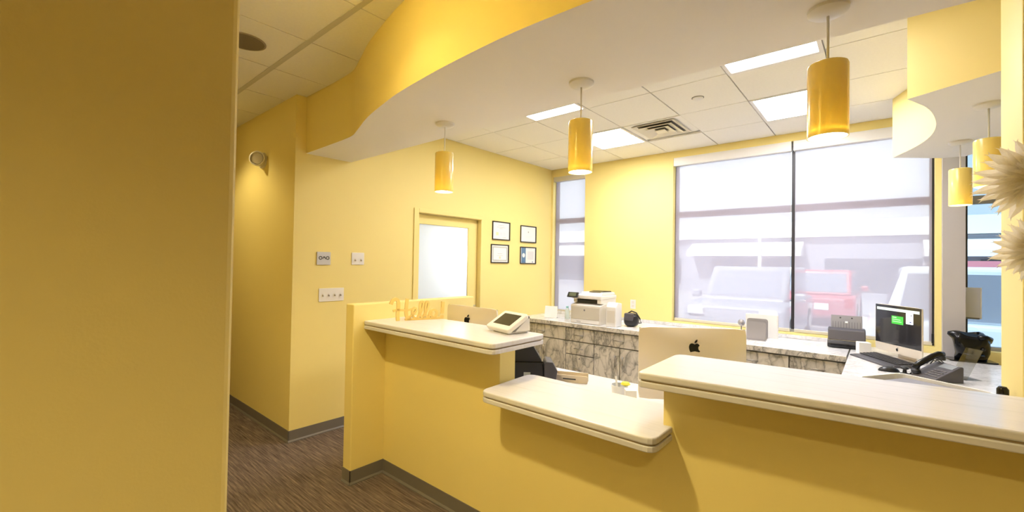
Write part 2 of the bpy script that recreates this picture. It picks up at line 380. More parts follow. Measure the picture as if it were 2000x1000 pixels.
# ---- door in the left wall
door = bpy.data.objects.new('door_1', None); COL.objects.link(door); door.location = (XA-.09, 3.315, 0); door['kind'] = 'structure'
dy0, dy1 = D[0]-3.315+.004, D[1]-3.315-.004
obj('door_leaf', xf(grid_wall([dy0, dy1, 2.905-3.315, 3.640-3.315], [.006, 2.045, .95, 1.94], [(2.905-3.315, 3.640-3.315, .95, 1.94)], -.022, .022, 'X'), Matrix()), YEL, door, bevel=.003)
obj('pane', B(-.006, .006, 2.905-3.315, 3.640-3.315, .95, 1.94), FROST, door)
hd = obj('door_handle', tube([(.022, dy1-.07, 1.0), (.07, dy1-.07, 1.0), (.07, dy1-.19, 1.0)], .010), STEEL, door)
casing = bmesh.new(); box(casing, XA, XA+.012, 2.775, 2.838, 0, 2.095)
struct('trim_4', casing, YEL, bevel=.003)
struct('trim_5', B(XA, XA+.012, 2.839, 3.80, 2.052, 2.095), YEL, bevel=.003)
# unseen room, lamp and blue walls added to light the frosted door pane
struct('wall_backroom', grid_wall([2.3, 4.6], [0, 2.9], [], XA-1.75, XA-1.7, 'X'), mat('pane_tint_blue', (.45, .66, .86), .7))
struct('wall_backroom_side', B(XA-1.7, XA-.145, 2.25, 2.3, 0, 2.9), MATS['pane_tint_blue'])
struct('wall_backroom_far', B(XA-1.7, XA-.145, 4.6, 4.65, 0, 2.9), WHT)
struct('ceiling_backroom', B(XA-1.7, XA-.145, 2.3, 4.6, 2.88, 2.93), WHT)
bl = thing('ceiling_light', 'unseen lamp added to make the frosted door pane glow', 'light', (XA-.52, 3.60, 1.62))
obj('diffuser', lathe([(0, -.10), (.08, -.07), (.11, 0), (.08, .07), (0, .10)], 20), mat('backroom_glow', (1, 1, 1), emit=(1, 1, 1), es=DOOR_E), bl, smooth='all')
obj('stem', tube([(0, 0, .11), (0, 0, 1.26)], .012), WPL, bl)
# ================================================================ LIGHTS OF THE PLACE
def troffer(label, x0, x1, y0, y1, dm=None):
    t = thing('ceiling_light', label, 'light', ((x0+x1)/2, (y0+y1)/2, ZC), group='square troffer lights in the office ceiling')
    a, b = (x1-x0)/2-.004, (y1-y0)/2-.004
    bm = bmesh.new(); o = [(-a,-b),(a,-b),(a,b),(-a,b)]; i = [(x*.91, y*.92) for x, y in o]
    vs = []
    for z, ring in ((-.004, o), (.024, o), (.024, i), (-.004, i)): vs.append([bm.verts.new((x, y, z)) for x, y in ring])
    for k in range(4):
        p, q = vs[k], vs[(k+1) % 4]
        for m in range(4): bm.faces.new((p[m], p[(m+1) % 4], q[(m+1) % 4], q[m]))
    bmesh.ops.recalc_face_normals(bm, faces=bm.faces[:])
    obj('frame', bm, WPL, t)
    obj('diffuser', B(-a*.91, a*.91, -b*.92, b*.92, .010, .018), dm or TROF, t)
troffer('square ceiling light partly hidden by the bulkhead, left of the middle pendant cord', *TROFF[0], TROF2)
troffer('square ceiling light beside the air vent, behind the middle pendant', *TROFF[1])
troffer('long bright ceiling light nearest the large right pendant, cut by the bulkhead edge', *TROFF[2], TROF2)
troffer('square ceiling light behind the large right pendant, nearest the wide window', *TROFF[3])
def pendant(label, x, y):
    t = thing('pendant_lamp', label, 'lamp', (x, y, ZS), group='amber cylinder pendant lamps')
    obj('canopy', lathe([(0, 0), (.062, 0), (.062, -.010), (.050, -.020), (.02, -.026), (0, -.026)], 28), WPL, t, smooth=True)
    obj('cord', tube([(0, 0, -.024), (0, 0, -.200)], .0042), WPL, t, smooth='all')
    s = obj('shade', lathe([(.0, -.194), (.052, -.194), (.058, -.197), (.0605, -.204), (.0605, -.452), (.0575, -.452), (.0575, -.204), (0, -.204)], 32), PEND, t, smooth=True)
    obj('diffuser', lathe([(0, -.436), (.0570, -.436), (.0570, -.428), (0, -.428)], 28), GLOW, t)
pendant('amber cylinder pendant lamp nearest the partition and door', -2.18, 1.85)
pendant('amber cylinder pendant lamp in the middle of the front row of three', -1.142, 1.848)
pendant('largest amber cylinder pendant lamp, above the right counter', -.143, 1.853)
pendant('small amber pendant lamp in front of the grey pier by the window', .425, 4.36)
pendant('amber pendant lamp half hidden by the paper flower', .445, 3.457)
def can(x, y, e, label):
    t = thing('recessed_downlight', label, 'light', (x, y, ZC), group='hall downlights')
    obj('trim_ring', lathe([(.085, .004), (.085, -.004), (.066, -.004), (.066, .004)], 24), WPL, t, smooth=True)
    obj('lens', lathe([(0, -.002), (.066, -.002), (.066, .002), (0, .002)], 24), CANG, t)
    l = lamp('downlight_beam', 'SPOT', (0, 0, -.02), e, WARM, spot_size=math.radians(128), spot_blend=.55, shadow_soft_size=.06); l.parent = t
can(-1.75, .93, HALL_WASH, 'recessed hall downlight close to the curved bulkhead')
can(-1.45, .38, HALL_SPOT, 'recessed hall downlight in the middle of the hall')
can(.95, -.75, HALL_FILL, 'added fill downlight right of the camera')  # unseen fill light added for the near wall, right counter and flowers
can(-4.7, .92, HALL_CORR, 'recessed downlight in the side corridor')
# ---- fittings of the ceiling and walls
t = thing('air_diffuser', 'square white air vent in the office ceiling beside a light', 'vent', (-1.70, 4.30, ZC))
obj('backplate', B(-.285, .285, -.275, .285, .0, .012), TILE, t)
obj('shade_slab', B(-.19, .19, -.22, .22, -.004, 0), mat('vent_shade', (.16, .145, .12), .8), t)  # dark slab paints in the shade of the vent's hollow
def ring(a, b, ia, ib, z0, z1, iz0):
    bm = bmesh.new(); R = []
    for x, y, z in ((a, b, z0), (a, b, z1), (ia, ib, iz0+.006), (ia, ib, iz0)): R.append([bm.verts.new(p) for p in ((-x, -y, z), (x, -y, z), (x, y, z), (-x, y, z))])
    for k in range(4):
        p, q = R[k], R[(k+1) % 4]
        for m in range(4): bm.faces.new((p[m], p[(m+1) % 4], q[(m+1) % 4], q[m]))
    bmesh.ops.recalc_face_normals(bm, faces=bm.faces[:]); return bm
for a, ia, dz in ((.215, .160, -.016), (.165, .108, -.024), (.112, .056, -.030)):
    obj('louver', ring(a, a*1.14, ia, ia*1.14, dz, dz+.006, dz+.018), CREAMPL, t)
obj('centre_plate', B(-.05, .05, -.057, .057, -.034, -.028), CREAMPL, t)
t = thing('sprinkler_cover', 'small round white cover plate in a ceiling tile', 'sprinkler', (-1.155, 3.684, ZC))
obj('plate', lathe([(0, 0), (.042, 0), (.042, -.008), (.036, -.012), (0, -.012)], 24), WPL, t, smooth=True)
obj('rim', lathe([(.048, 0), (.048, -.003), (.042, -.003), (.042, 0)], 24), MGR, t)
t = thing('ceiling_speaker', 'round grey speaker grille in the corridor ceiling', 'speaker', (-3.10, .955, ZC))
obj('grille', lathe([(0, -.006), (.10, -.006), (.112, -.003), (.112, 0), (0, 0)], 32), mat('speaker_grille', (.20, .16, .11), .7, bump=(900, .6)), t, smooth=True)
obj('bezel', lathe([(.112, 0), (.112, -.005), (.122, -.004), (.122, 0)], 32), mat('speaker_bezel', (.36, .30, .22), .6), t, smooth=True)
t = thing('emergency_lamp', 'round swivel emergency lamp on the corridor wall', 'lamp', (-4.44, YC, 2.455))
RX = Matrix.Rotation(math.radians(90), 4, 'X')
obj('backplate', xf(lathe([(0, 0), (.075, 0), (.075, .018), (.06, .03), (0, .03)], 28), RX), CREAMPL, t, smooth=True)
hm = Matrix.Translation((.005, -.028, -.005)) @ Matrix.Rotation(math.radians(46), 4, 'Z') @ Matrix.Rotation(math.radians(84), 4, 'X')
h = obj('lamp_head', xf(lathe([(0, -.01), (.05, 0), (.066, .035), (.07, .075), (.06, .078), (.052, .06), (0, .055)], 26), hm), CREAMPL, t, smooth=True)
obj('lens', xf(lathe([(0, .066), (.052, .062), (.052, .07), (0, .074)], 24), hm), mat('lamp_lens', (.55, .50, .40), .15), h, smooth=True)
def plate(name, label, cat, y, z, w, h, group=None):
    t = thing(name, label, cat, (XA, y, z), group=group)
    obj('plate', prism(rrect(-w/2, w/2, -h/2, h/2, .006), 0, .007, axis='X'), WPL, t, bevel=.002)
    return t
def toggles(t, ys, z):
    for y in ys:
        obj('slot', B(.007, .0078, y-.006, y+.006, z-.013, z+.013), CREAMPL, t)
        obj('toggle', xf(B(0, .016, -.004, .004, -.006, .006), Matrix.Translation((.006, y, z)) @ Matrix.Rotation(.5, 4, 'Y')), mat('toggle_grey', (.45, .40, .36), .4), t)
t = plate('light_switch', 'white double switch plate right of the patterned plate', 'switch', 2.144, 1.544, .128, .114); toggles(t, (-.03, .03), -.012)
t = plate('light_switch', 'wide white switch plate with four toggles above the partition', 'switch', 1.895, 1.218, .232, .118); toggles(t, (-.083, -.028, .028, .083), -.002)
t = thing('patterned_switch_plate', 'silver square plate with two black rings printed like spectacles', 'switch', (XA, 1.815, 1.541))
obj('plate', prism(rrect(-.062, .062, -.057, .057, .004), 0, .010, axis='X'), mat('plate_silver', (.60, .60, .64), .35), t, bevel=.002)
RY = Matrix.Rotation(math.radians(90), 4, 'Y')
for y in (-.030, .034):
    obj('printed_ring', xf(lathe([(.016, 0), (.016, .0008), (.010, .0008), (.010, 0)], 20), Matrix.Translation((.010, y, .004)) @ RY), BLK, t)
obj('printed_arch', prism([(-.012, -.006), (-.008, .012), (.002, .018), (.012, .012), (.016, -.006), (.009, -.006), (.006, .006), (.002, .009), (-.003, .006), (-.006, -.006)], .010, .0108, axis='X'), BLK, t)
obj('printed_dot', xf(lathe([(0, 0), (.005, 0), (.005, .0014), (0, .0014)], 12), Matrix.Translation((.0102, .002, .0)) @ RY), PAPER, t)
t = thing('wall_outlet', 'small white outlet plate on the back wall behind the printer', 'outlet', (-2.43, YB, 1.02))
obj('plate', prism(rrect(-.036, .036, -.058, .058, .005), -.006, 0, axis='Y'), WPL, t)
obj('socket', B(-.017, .017, -.008, -.006, -.040, -.008), CREAMPL, t); obj('socket', B(-.017, .017, -.008, -.006, .008, .040), CREAMPL, t)
# certificates
def certificate(label, y0, y1, z0, z1, kind):
    t = thing('picture_frame', label, 'picture frame', (XA, (y0+y1)/2, (z0+z1)/2), group='framed certificates on the left wall')
    a, b = (y1-y0)/2, (z1-z0)/2; fwid = .013
    obj('frame', xf(ring(a, b, a-fwid, b-fwid, 0, .018, .004), Matrix(((0,0,1,0),(1,0,0,0),(0,1,0,0),(0,0,0,1)))), BLK, t)
    p = obj('sheet', B(.002, .006, -a+fwid*.6, a-fwid*.6, -b+fwid*.6, b-fwid*.6), PAPER, t)
    ink = mat('certificate_ink', (.42, .40, .42), .7)
    def line(yc, z, w, h=.004, m=ink): obj('printed_line', B(.006, .0066, yc-w/2, yc+w/2, z-h/2, z+h/2), m, p)
    if kind == 0:
        for z, w in ((.07, .12), (.045, .16), (.03, .08)): line(0, z, w)
        for y, c in ((-.075, (.72, .72, .45)), (0, (.70, .68, .74)), (.06, (.72, .70, .74))): line(y, -.04, .045, .04, mat('seal_%d' % (y*1000), c, .7))
        line(.06, -.085, .07)
    elif kind == 1:
        obj('printed_emblem', xf(lathe([(0, 0), (.012, 0), (.012, .0008), (0, .0008)], 14), Matrix.Translation((.006, 0, .03)) @ RY), ink, p)
        for z, w in ((.075, .10), (-.03, .14), (-.05, .12)): line(0, z, w, .003, mat('pale_ink', (.62, .58, .60), .7))
    elif kind == 2:
        obj('printed_border', xf(ring(a-.030, b-.030, a-.040, b-.040, 0, .0008, 0), Matrix(((0,0,1,.006),(1,0,0,0),(0,1,0,0),(0,0,0,1)))), mat('border_grey', (.50, .50, .46), .7), p)
        line(0, .0, .09); line(0, -.05, .03, .03, mat('seal_gold', (.66, .62, .45), .7)); line(0, -.025, .12, .003)
    else:
        line(-a*.58, 0, .095, 2*b-fwid*2.2, mat('certificate_blue', (.10, .20, .36), .6))
        obj('printed_seal', xf(lathe([(0, 0), (.030, 0), (.030, .0008), (0, .0008)], 18), Matrix.Translation((.0068, -a*.58, 0)) @ RY), PAPER, p)
        line(.05, .085, .09); line(.055, 0, .14, .12, mat('letter_grey', (.66, .66, .68), .7)); line(.10, -.09, .02, .015, mat('certificate_blue', (.1, .2, .36)))
certificate('black-framed certificate nearest the door in the upper row', 3.985, 4.318, 1.820, 2.058, 0)
certificate('black-framed sheet with a small dark emblem, upper right', 4.546, 4.890, 1.813, 2.045, 1)
certificate('black-framed certificate with a grey border, lower left', 3.965, 4.300, 1.523, 1.763, 2)
certificate('black-framed certificate with a blue band and round seal, lower right', 4.545, 4.892, 1.517, 1.752, 3)
# ================================================================ RECEPTION COUNTER TOPS
def counter_top(label, poly, rad, ztop):
    c = Vector((sum(p[0] for p in poly)/len(poly), sum(p[1] for p in poly)/len(poly), ztop-.058))
    t = thing('counter_top', label, 'counter', c, group='streaked white reception counter tops')
    loc = [(x-c.x, y-c.y) for x, y in poly]
    def inset(k):
        n = len(loc); out = []
        cx = sum(p[0] for p in loc)/n; cy_ = sum(p[1] for p in loc)/n
        return [(x-math.copysign(k, x-cx), y-math.copysign(k, y-cy_)) for x, y in loc]
    obj('top_layer', prism(rpoly(loc, rad), .030, .058), CTOP, t, bevel=.007, bseg=3)
    obj('groove_strip', prism(rpoly(inset(.007), rad), .024, .030), GROOVE, t)
    obj('bottom_layer', prism(rpoly(loc, rad), 0, .024), CTOP, t, bevel=.004)
    return t
counter_top('tall white streaked counter top against the partition, carrying the sign', [(-2.737, 1.625), (-1.512, 1.625), (-1.512, 2.09), (-2.737, 2.09)], [0, .045, .045, 0], 1.110)
counter_top('low white streaked counter top in the gap between the two tall ones', [(-1.59, 1.617), (-.655, 1.617), (-.655, 2.07), (-1.72, 2.07), (-1.72, 1.96), (-1.61, 1.94)][:3] + [(-1.612, 2.07)], [.05, .05, .03, .06], .862)
counter_top('long tall white streaked counter top running off to the right', [(-.728, 1.612), along(2.4, -.185), along(2.4, .285), (-.738, 2.082)], [.03, 0, 0, .05], 1.110)
# ================================================================ BACK CABINETS
ZB = .80
t = thing('worktop', 'long marble-patterned worktop along the window wall', 'worktop', (-1.97, 4.9, ZB-.05))
obj('slab', B(-1.772, 1.755, -.37, .36, 0, .05), MARBT, t, bevel=.004)
obj('front_edge', B(-1.772, 1.755, -.376, -.3705, .001, .046), MARB, t)
obj('backsplash', B(-1.772, 1.755, .345, .36, .0505, .088), MARBT, t, bevel=.003)
def handle(p, x, z, vert=False, L=.125):
    bm = bmesh.new(); y = -.030
    if vert:
        tube([(x, y, z-L/2), (x, y, z+L/2)], .006, 8, bm)
        for s in (-1, 1): tube([(x, 0, z+s*L*.38), (x, y, z+s*L*.38)], .004, 6, bm)
    else:
        tube([(x-L/2, y, z), (x+L/2, y, z)], .006, 8, bm)
        for s in (-1, 1): tube([(x+s*L*.38, 0, z), (x+s*L*.38, y, z)], .004, 6, bm)
    return obj('handle', bm, mat('handle_nickel', (.36, .34, .31), .35, metal=.9), p, smooth='all')
def cabinet(label, x0, x1, fronts):
    w = x1-x0; t = thing('base_cabinet', label, 'cabinet', ((x0+x1)/2, 4.575, 0), group='marble-patterned base cabinets')
    obj('carcass', B(-w/2, w/2, .002, .66, .09, .748), mat('carcass_dark', (.20, .18, .15), .6), t)
    obj('toe_kick', B(-w/2, w/2, .07, .66, 0, .089), BASE, t)
    for kind, a, b, z0, z1 in fronts:
        g = .004
        p = obj('drawer' if kind[0] == 'd' else 'door', B(-w/2+a*w+g, -w/2+b*w-g, -.020, 0, z0+g, z1-g), MARB, t, bevel=.0015, bseg=1)
        h = None
        if kind == 'drawer': h = handle(p, -w/2+(a+b)/2*w, (z0+z1)/2)
        elif kind == 'deep': h = handle(p, -w/2+(a+b)/2*w, z0+.155); obj('lock', xf(lathe([(0, 0), (.008, 0), (.008, .006), (0, .006)], 12), Matrix.Translation((-w/2+(a+b)/2*w, -.020, z1-.04)) @ RX), MGR, p)
        elif kind == 'hl': h = handle(p, -w/2+b*w-.048, z1-.15, True, .135)
        else: h = handle(p, -w/2+a*w+.048, z1-.15, True, .135)
        if h: h.location.y = -.020
two = [('drawer', 0, 1, .577, .738), ('hl', 0, .5, .095, .573), ('hr', .5, 1, .095, .573)]
cabinet('marble-patterned cabinet in the corner by the left wall, drawer over two doors', -3.742, -2.990, two)
cabinet('marble-patterned cabinet with three stacked drawers below the printer', -2.988, -2.592, [('drawer', 0, 1, .577, .738), ('drawer', 0, 1, .415, .573), ('deep', 0, 1, .095, .411)])
cabinet('marble-patterned cabinet with a drawer over two doors, left of the big monitor', -2.590, -1.930, two)
cabinet('marble-patterned cabinet hidden behind the big monitor', -1.928, -1.225, two)
cabinet('marble-patterned cabinet right of the big monitor below the file sorter', -1.223, -.622, two)
cabinet('marble-patterned cabinet with a pale steel handle, next to the return desk', -.620, -.215, two)
# return desk and front desk
t = thing('return_desk', 'white marble return desk running from the window to the front counter', 'desk', (-.205, 2.3, 0))
rp = [(-.205, 2.30), (.37, 2.33), (.37, 2.70), (.74, 2.72), (.74, 4.86), (.66, 5.16), (.395, 5.16), (.395, 5.255), (-.205, 5.255)]
obj('top', prism([(x+.205, y-2.3) for x, y in rp], ZB-.045, ZB), MARBT, t, bevel=.003)
obj('end_panel', B(.01, .045, .03, 2.22, .0, ZB-.046), MARB, t)
obj('side_panel', B(.90, .935, .50, 2.50, .0, ZB-.046), MARB, t)
t = thing('front_desk', 'white work surface behind the low counter gap', 'desk', (-1.5, 2.4, 0))
obj('top', B(-1.225, .80, -.46, .47, .665, .700), CTOP, t, bevel=.003)
obj('modesty_panel', B(-1.2, .79, -.45, -.43, .08, .664), MARB, t)
for x in (-1.2, 0, .76): obj('leg_panel', B(x, x+.03, -.42, .42, 0, .664), MARB, t)
# ================================================================ COMPUTERS
APPLE = [(0,.33),(-.10,.40),(-.22,.44),(-.36,.41),(-.47,.30),(-.53,.12),(-.52,-.10),(-.45,-.33),(-.34,-.50),(-.24,-.58),(-.14,-.58),(-.04,-.53),(.06,-.53),(.16,-.58),(.27,-.57),(.38,-.46),(.48,-.27),(.36,-.17),(.31,-.02),(.33,.13),(.44,.25),(.36,.36),(.24,.43),(.12,.40)]
LEAF = [(.0,.46),(.02,.60),(.10,.72),(.23,.80),(.22,.66),(.14,.53)]
def logo(parent, s, y, z, m, x=0, depth=.0012):
    """fruit-shaped emblem in the XZ plane, its face at depth y"""
    a = obj('emblem', prism([(x+px*s, z+pz*s) for px, pz in APPLE], y, y+depth, axis='Y'), m, parent)
    obj('emblem_leaf', prism([(x+px*s, z+pz*s) for px, pz in LEAF], y, y+depth, axis='Y'), m, a)
def computer(label, loc, rotz, w, zb, h, back=True):
    """all-in-one desktop computer; local -Y is the side the camera sees; zb = bottom of the body above the desk"""
    t = thing('desktop_computer', label, 'computer', loc, rotz)
    s = -1 if back else 1                      # bulge direction: towards -Y when the back is seen
    bm = bmesh.new(); n = 10; V = []
    for j in range(n+1):
        row = []
        for i in range(n+1):
            a, b = -1+2*i/n, -1+2*j/n
            d = .006 + .046*(max(0, 1-a*a)*max(0, 1-b*b))**.75
            r = .03; x, z = a*w/2, b*h/2
            if abs(a) == 1 and abs(b) == 1: x *= 1-.02; z *= 1-.03
            row.append(bm.verts.new((x, s*d, zb+h/2+z)))
        V.append(row)
    for j in range(n):
        for i in range(n): bm.faces.new((V[j][i], V[j][i+1], V[j+1][i+1], V[j+1][i]))
    bmesh.ops.recalc_face_normals(bm, faces=bm.faces[:])
    rim = [V[0][i] for i in range(n+1)] + [V[j][n] for j in range(1, n+1)] + [V[n][i] for i in range(n-1, -1, -1)] + [V[j][0] for j in range(n-1, 0, -1)]
    f = [bm.verts.new((v.co.x, -s*.004, v.co.z)) for v in rim]
    for i in range(len(rim)): bm.faces.new((rim[i], rim[(i+1) % len(rim)], f[(i+1) % len(rim)], f[i]))
    bm.faces.new(f); bmesh.ops.recalc_face_normals(bm, faces=bm.faces[:])
    body = obj('body', bm, SIL, t, smooth=True)
    obj('stand', xf(prism([(-.09, 0), (.09, 0), (.09, zb+.16), (-.09, zb+.16)], -.003, .003, axis='Y'), Matrix.Translation((0, s*.075, 0)) @ Matrix.Rotation(s*.22, 4, 'X')), SIL, t, bevel=.002)
    obj('foot', xf(prism(rrect(-.09, .09, -.08, .08, .02), 0, .005), Matrix.Translation((0, s*.04, 0))), SIL, t, bevel=.002)
    chin = h*.17
    scr = obj('screen', B(-w/2+.004, w/2-.004, -s*.004, -s*.0052, zb+chin, zb+h-.004) if s < 0 else B(-w/2+.004, w/2-.004, -.0052, -.004, zb+chin, zb+h-.004), SCREEN, t)
    if back:
        logo(t, .060, -.0465, zb+h*.74, BLKG, depth=.008)
        obj('caption_line', B(-.045, .02, -.0325, -.029, zb+h*.12, zb+h*.12+.003), MGR, t); obj('caption_line', B(.035, .045, -.0325, -.029, zb+h*.115, zb+h*.115+.007), MGR, t)
        obj('cable_port_strip', B(.06, .16, -.0300, -.022, zb+h*.12, zb+h*.12+.012), BLK, t)
    return t, scr
def between(p, q): return ((p[0]+q[0])/2, (p[1]+q[1])/2), math.atan2(q[1]-p[1], q[0]-p[0]), math.hypot(q[0]-p[0], q[1]-p[1])
c, a, w = between((-1.065, 2.387), (-.586, 2.755))
computer('large desktop computer seen from behind above the low counter gap', (c[0], c[1], .70), a, w, .059, .412)
c, a, w = between((-2.700, 2.36), (-2.146, 2.356))
computer('desktop computer seen from behind between the sign and the card terminal', (c[0], c[1], .70), a, w, .075, .408)
c, a, w = between((-.031, 4.87), (.24, 4.49))
t, scr = computer('desktop computer facing us with a dark lit screen on the return desk', (c[0], c[1], ZB+.001), a, w, .045, .388, back=False)
h = .388; zb = .045; zt = zb+h
def on_screen(nm, x0, x1, z0, z1, m, y=-.0060): return obj(nm, B(x0, x1, y, y+.0007, z0, z1), m, scr)
on_screen('menu_bar', -w/2+.02, w/2-.02, zt-.048, zt-.026, mat('screen_bar', (.3, .36, .3), emit=(.50, .62, .50), es=.45))
g = on_screen('green_window', -.055, .062, zt-.150, zt-.085, mat('screen_green', (.02, .2, .02), emit=(.03, .30, .025), es=.55))
on_screen('green_window_text', -.045, -.005, zt-.101, zt-.094, mat('screen_text', (.3, .6, .3), emit=(.3, .7, .3), es=.5), -.0068)
on_screen('green_window_text', -.045, .035, zt-.116, zt-.111, MATS['screen_text'], -.0068)
on_screen('green_window_text', -.045, .045, zt-.132, zt-.127, MATS['screen_text'], -.0068)
on_screen('white_window', .088, .155, zt-.135, zt-.050, mat('screen_white', (.6, .62, .66), emit=(.62, .66, .74), es=.8))
on_screen('white_window_mark', .135, .143, zt-.072, zt-.060, BLK, -.0068)
on_screen('white_window_mark', .122, .140, zt-.123, zt-.113, mat('screen_blue', (.1, .12, .3)), -.0068)
logo(t, .022, -.0052, zb+.033, BLK)
# keyboard, mouse, puck
def flat(name, label, cat, loc, rotz, w, d, zf, zr, m, grp=None):
    t = thing(name, label, cat, loc, rotz, grp)
    obj('base', prism([(-d/2, 0), (d/2, 0), (d/2, zr), (-d/2, zf)], -w/2, w/2, axis='X'), m, t, bevel=.003)
    return t
c, a, w = between((-.108, 4.68), (.13, 4.29))
t = flat('keyboard', 'dark grey computer keyboard in front of the lit screen', 'keyboard', (c[0], c[1], ZB+.0005), a, .455, .215, .010, .032, DGR)
keys = bmesh.new()
tilt = math.atan2(.022, .215)
for r in range(5):
    for k in range(15):
        x = -.205+k*.0292; y = -.025+r*.025; z = .0215+y*math.tan(tilt)
        box(keys, x-.0125, x+.0125, y-.0105, y+.0105, z, z+.007)
ko = obj('keys', keys, mat('key_black', (.035, .034, .04), .45), t); ko['kind'] = 'stuff'
t = thing('computer_mouse', 'black computer mouse on the return desk', 'mouse', (.045, 4.10, ZB+.0005), .3)
bm = bmesh.new(); bmesh.ops.create_uvsphere(bm, u_segments=20, v_segments=12, radius=1)
for v in bm.verts: v.co = Vector((v.co.x*.062, v.co.y*.036, max(0, v.co.z)*.036))
obj('shell', bm, BLK, t, smooth='all'); obj('scroll_wheel', xf(lathe([(0, -.003), (.009, -.003), (.009, .003), (0, .003)], 14), Matrix.Translation((.03, 0, .028)) @ RX), MGR, t)
t = thing('desk_microphone', 'small black round desk gadget left of the phone', 'gadget', (.128, 4.075, ZB+.0005))
obj('base', lathe([(0, 0), (.024, 0), (.026, .006), (.012, .010), (.010, .03), (.022, .036), (.024, .046), (.012, .054), (0, .055)], 18), BLK, t, smooth=True)
obj('cable', tube([(.02, 0, .005), (.06, -.01, .006), (.09, .01, .004)], .003), BLK, t)
# desk phone
t = thing('desk_phone', 'black desk telephone with its handset tilted up on the return desk', 'phone', (.282, 4.02, ZB+.0005), math.radians(-50)); t.scale = (.92, .92, 1.0)
obj('base', prism([(-.10, 0), (.10, 0), (.10, .10), (.085, .105), (-.095, .022)], -.095, .095, axis='X'), DGR, t, bevel=.006)
def on_slope(y): return .022+(y+.095)*(.083/.18)
obj('display', prism([(.03, on_slope(.03)+.001), (.075, on_slope(.075)+.001), (.075, on_slope(.075)+.003), (.03, on_slope(.03)+.003)], -.02, .08, axis='X'), mat('lcd_grey', (.26, .28, .30), .2), t)
kb = bmesh.new()
for i in range(4):
    for j in range(4):
        y = -.07+j*.022; z = on_slope(y); box(kb, -.012+i*.023, .006+i*.023, y-.007, y+.007, z, z+.004)
ko = obj('buttons', kb, MGR, t); ko['kind'] = 'stuff'
hs = bmesh.new()
tube([(-.065, -.095, .060), (-.066, -.07, .088), (-.067, -.02, .112), (-.067, .04, .142), (-.066, .08, .158), (-.065, .112, .155)], .019, 12, hs)
obj('handset', hs, BLKG, t, smooth='all')
obj('handset_mouthpiece', xf(lathe([(0, 0), (.026, 0), (.028, .018), (.018, .03), (0, .03)], 16), Matrix.Translation((-.065, -.088, .030))), BLK, t, smooth=True)
obj('handset_earpiece', xf(lathe([(0, 0), (.026, 0), (.028, .022), (.018, .034), (0, .034)], 16), Matrix.Translation((-.065, .095, .118))), BLK, t, smooth=True)
obj('cord', tube([(-.095+.0*k, -.09, .02) if k == 0 else (-.10-.035*math.sin(k*.35), -.09+.012*k+.010*math.sin(k*2.4), .012+.008*abs(math.cos(k*2.4))) for k in range(18)], .004, 6), BLK, t, smooth='all')
t = thing('acrylic_stand', 'clear acrylic sheet stand leaning behind the telephone', 'stand', (.435, 4.20, ZB+.0005), math.radians(-52))
obj('sheet', prism([(-.05, .0), (-.046, 0), (.058, .20), (.054, .20)], -.055, .055, axis='X'), CLEAR, t)
obj('foot', B(-.055, .055, -.05, .05, 0, .004), CLEAR, t)
# tray in the foreground of the return desk
an = math.atan2(-.19, .31)
t = thing('document_tray', 'shallow grey tray with a pale rim half hidden by the right counter', 'tray', (.19, 3.42, ZB+.0005), an)
obj('floor_plate', prism(rrect(-.22, .22, -.20, .17, .03), .0, .006), MGR, t)
bm = bmesh.new(); o_, i_ = rrect(-.235, .235, -.215, .185, .05, 6), rrect(-.219, .219, -.199, .169, .04, 6); n = len(o_)
lo = [bm.verts.new((x*.97, y*.97, .006)) for x, y in o_]; hi = [bm.verts.new((x, y, .072)) for x, y in o_]; hi2 = [bm.verts.new((x, y, .072)) for x, y in i_]; lo2 = [bm.verts.new((x*.97, y*.97, .006)) for x, y in i_]
for k in range(n):
    j = (k+1) % n
    for p, q in ((lo, hi), (hi, hi2), (hi2, lo2), (lo2, lo)): bm.faces.new((p[k], p[j], q[j], q[k]))
bmesh.ops.recalc_face_normals(bm, faces=bm.faces[:])
obj('rim_wall', bm, mat('tray_cream', (.78, .76, .72), .4), t)
obj('sheets', B(-.15, .15, -.13, .11, .0062, .064), mat('grey_folder', (.24, .235, .27), .6), t)
t = thing('water_bottle', 'black bottle top peeking over the counter beside the flower wall', 'bottle', (.346, 2.42, ZB+.0005))
obj('flask', lathe([(0, 0), (.020, 0), (.020, .22), (.015, .25), (0, .25)], 20), BLK, t, smooth=True); obj('cap', lathe([(0, .2505), (.0165, .2505), (.0165, .288), (.010, .298), (0, .299)], 20), BLKG, t, smooth=True)
# ================================================================ ON THE TALL LEFT COUNTER
t = thing('hello_sign', 'pale yellow freestanding script sign reading Hello! on the left counter', 'sign', (-2.575, 1.765, 1.1145), math.atan2(.345, .13))
def ribbon(pts, w=.016, d=.020, n=4, closed=False):
    """flat cut-out stroke in the XZ plane, thickness d in Y, width w"""
    P = [Vector(p) for p in (smooth_pts(pts, n) if n else pts)]
    bm = bmesh.new(); rows = []
    for i, p in enumerate(P):
        a = P[max(0, i-1)]; b = P[min(len(P)-1, i+1)]; tt = (b-a).normalized(); nn = Vector((-tt.y, tt.x))*w/2
        rows.append([bm.verts.new((q.x, y, q.y)) for y in (-d/2, d/2) for q in (p+nn, p-nn)])
    for r, q in zip(rows, rows[1:]):
        for i, j in ((0, 1), (1, 3), (3, 2), (2, 0)): bm.faces.new((r[i], r[j], q[j], q[i]))
    bm.faces.new([rows[0][i] for i in (0, 1, 3, 2)]); bm.faces.new([rows[-1][i] for i in (2, 3, 1, 0)])
    bmesh.ops.recalc_face_normals(bm, faces=bm.faces[:]); return bm
def stroke(nm, pts, w=.016): return obj(nm, ribbon(pts, w*1.3), WOODY, t, smooth=True)
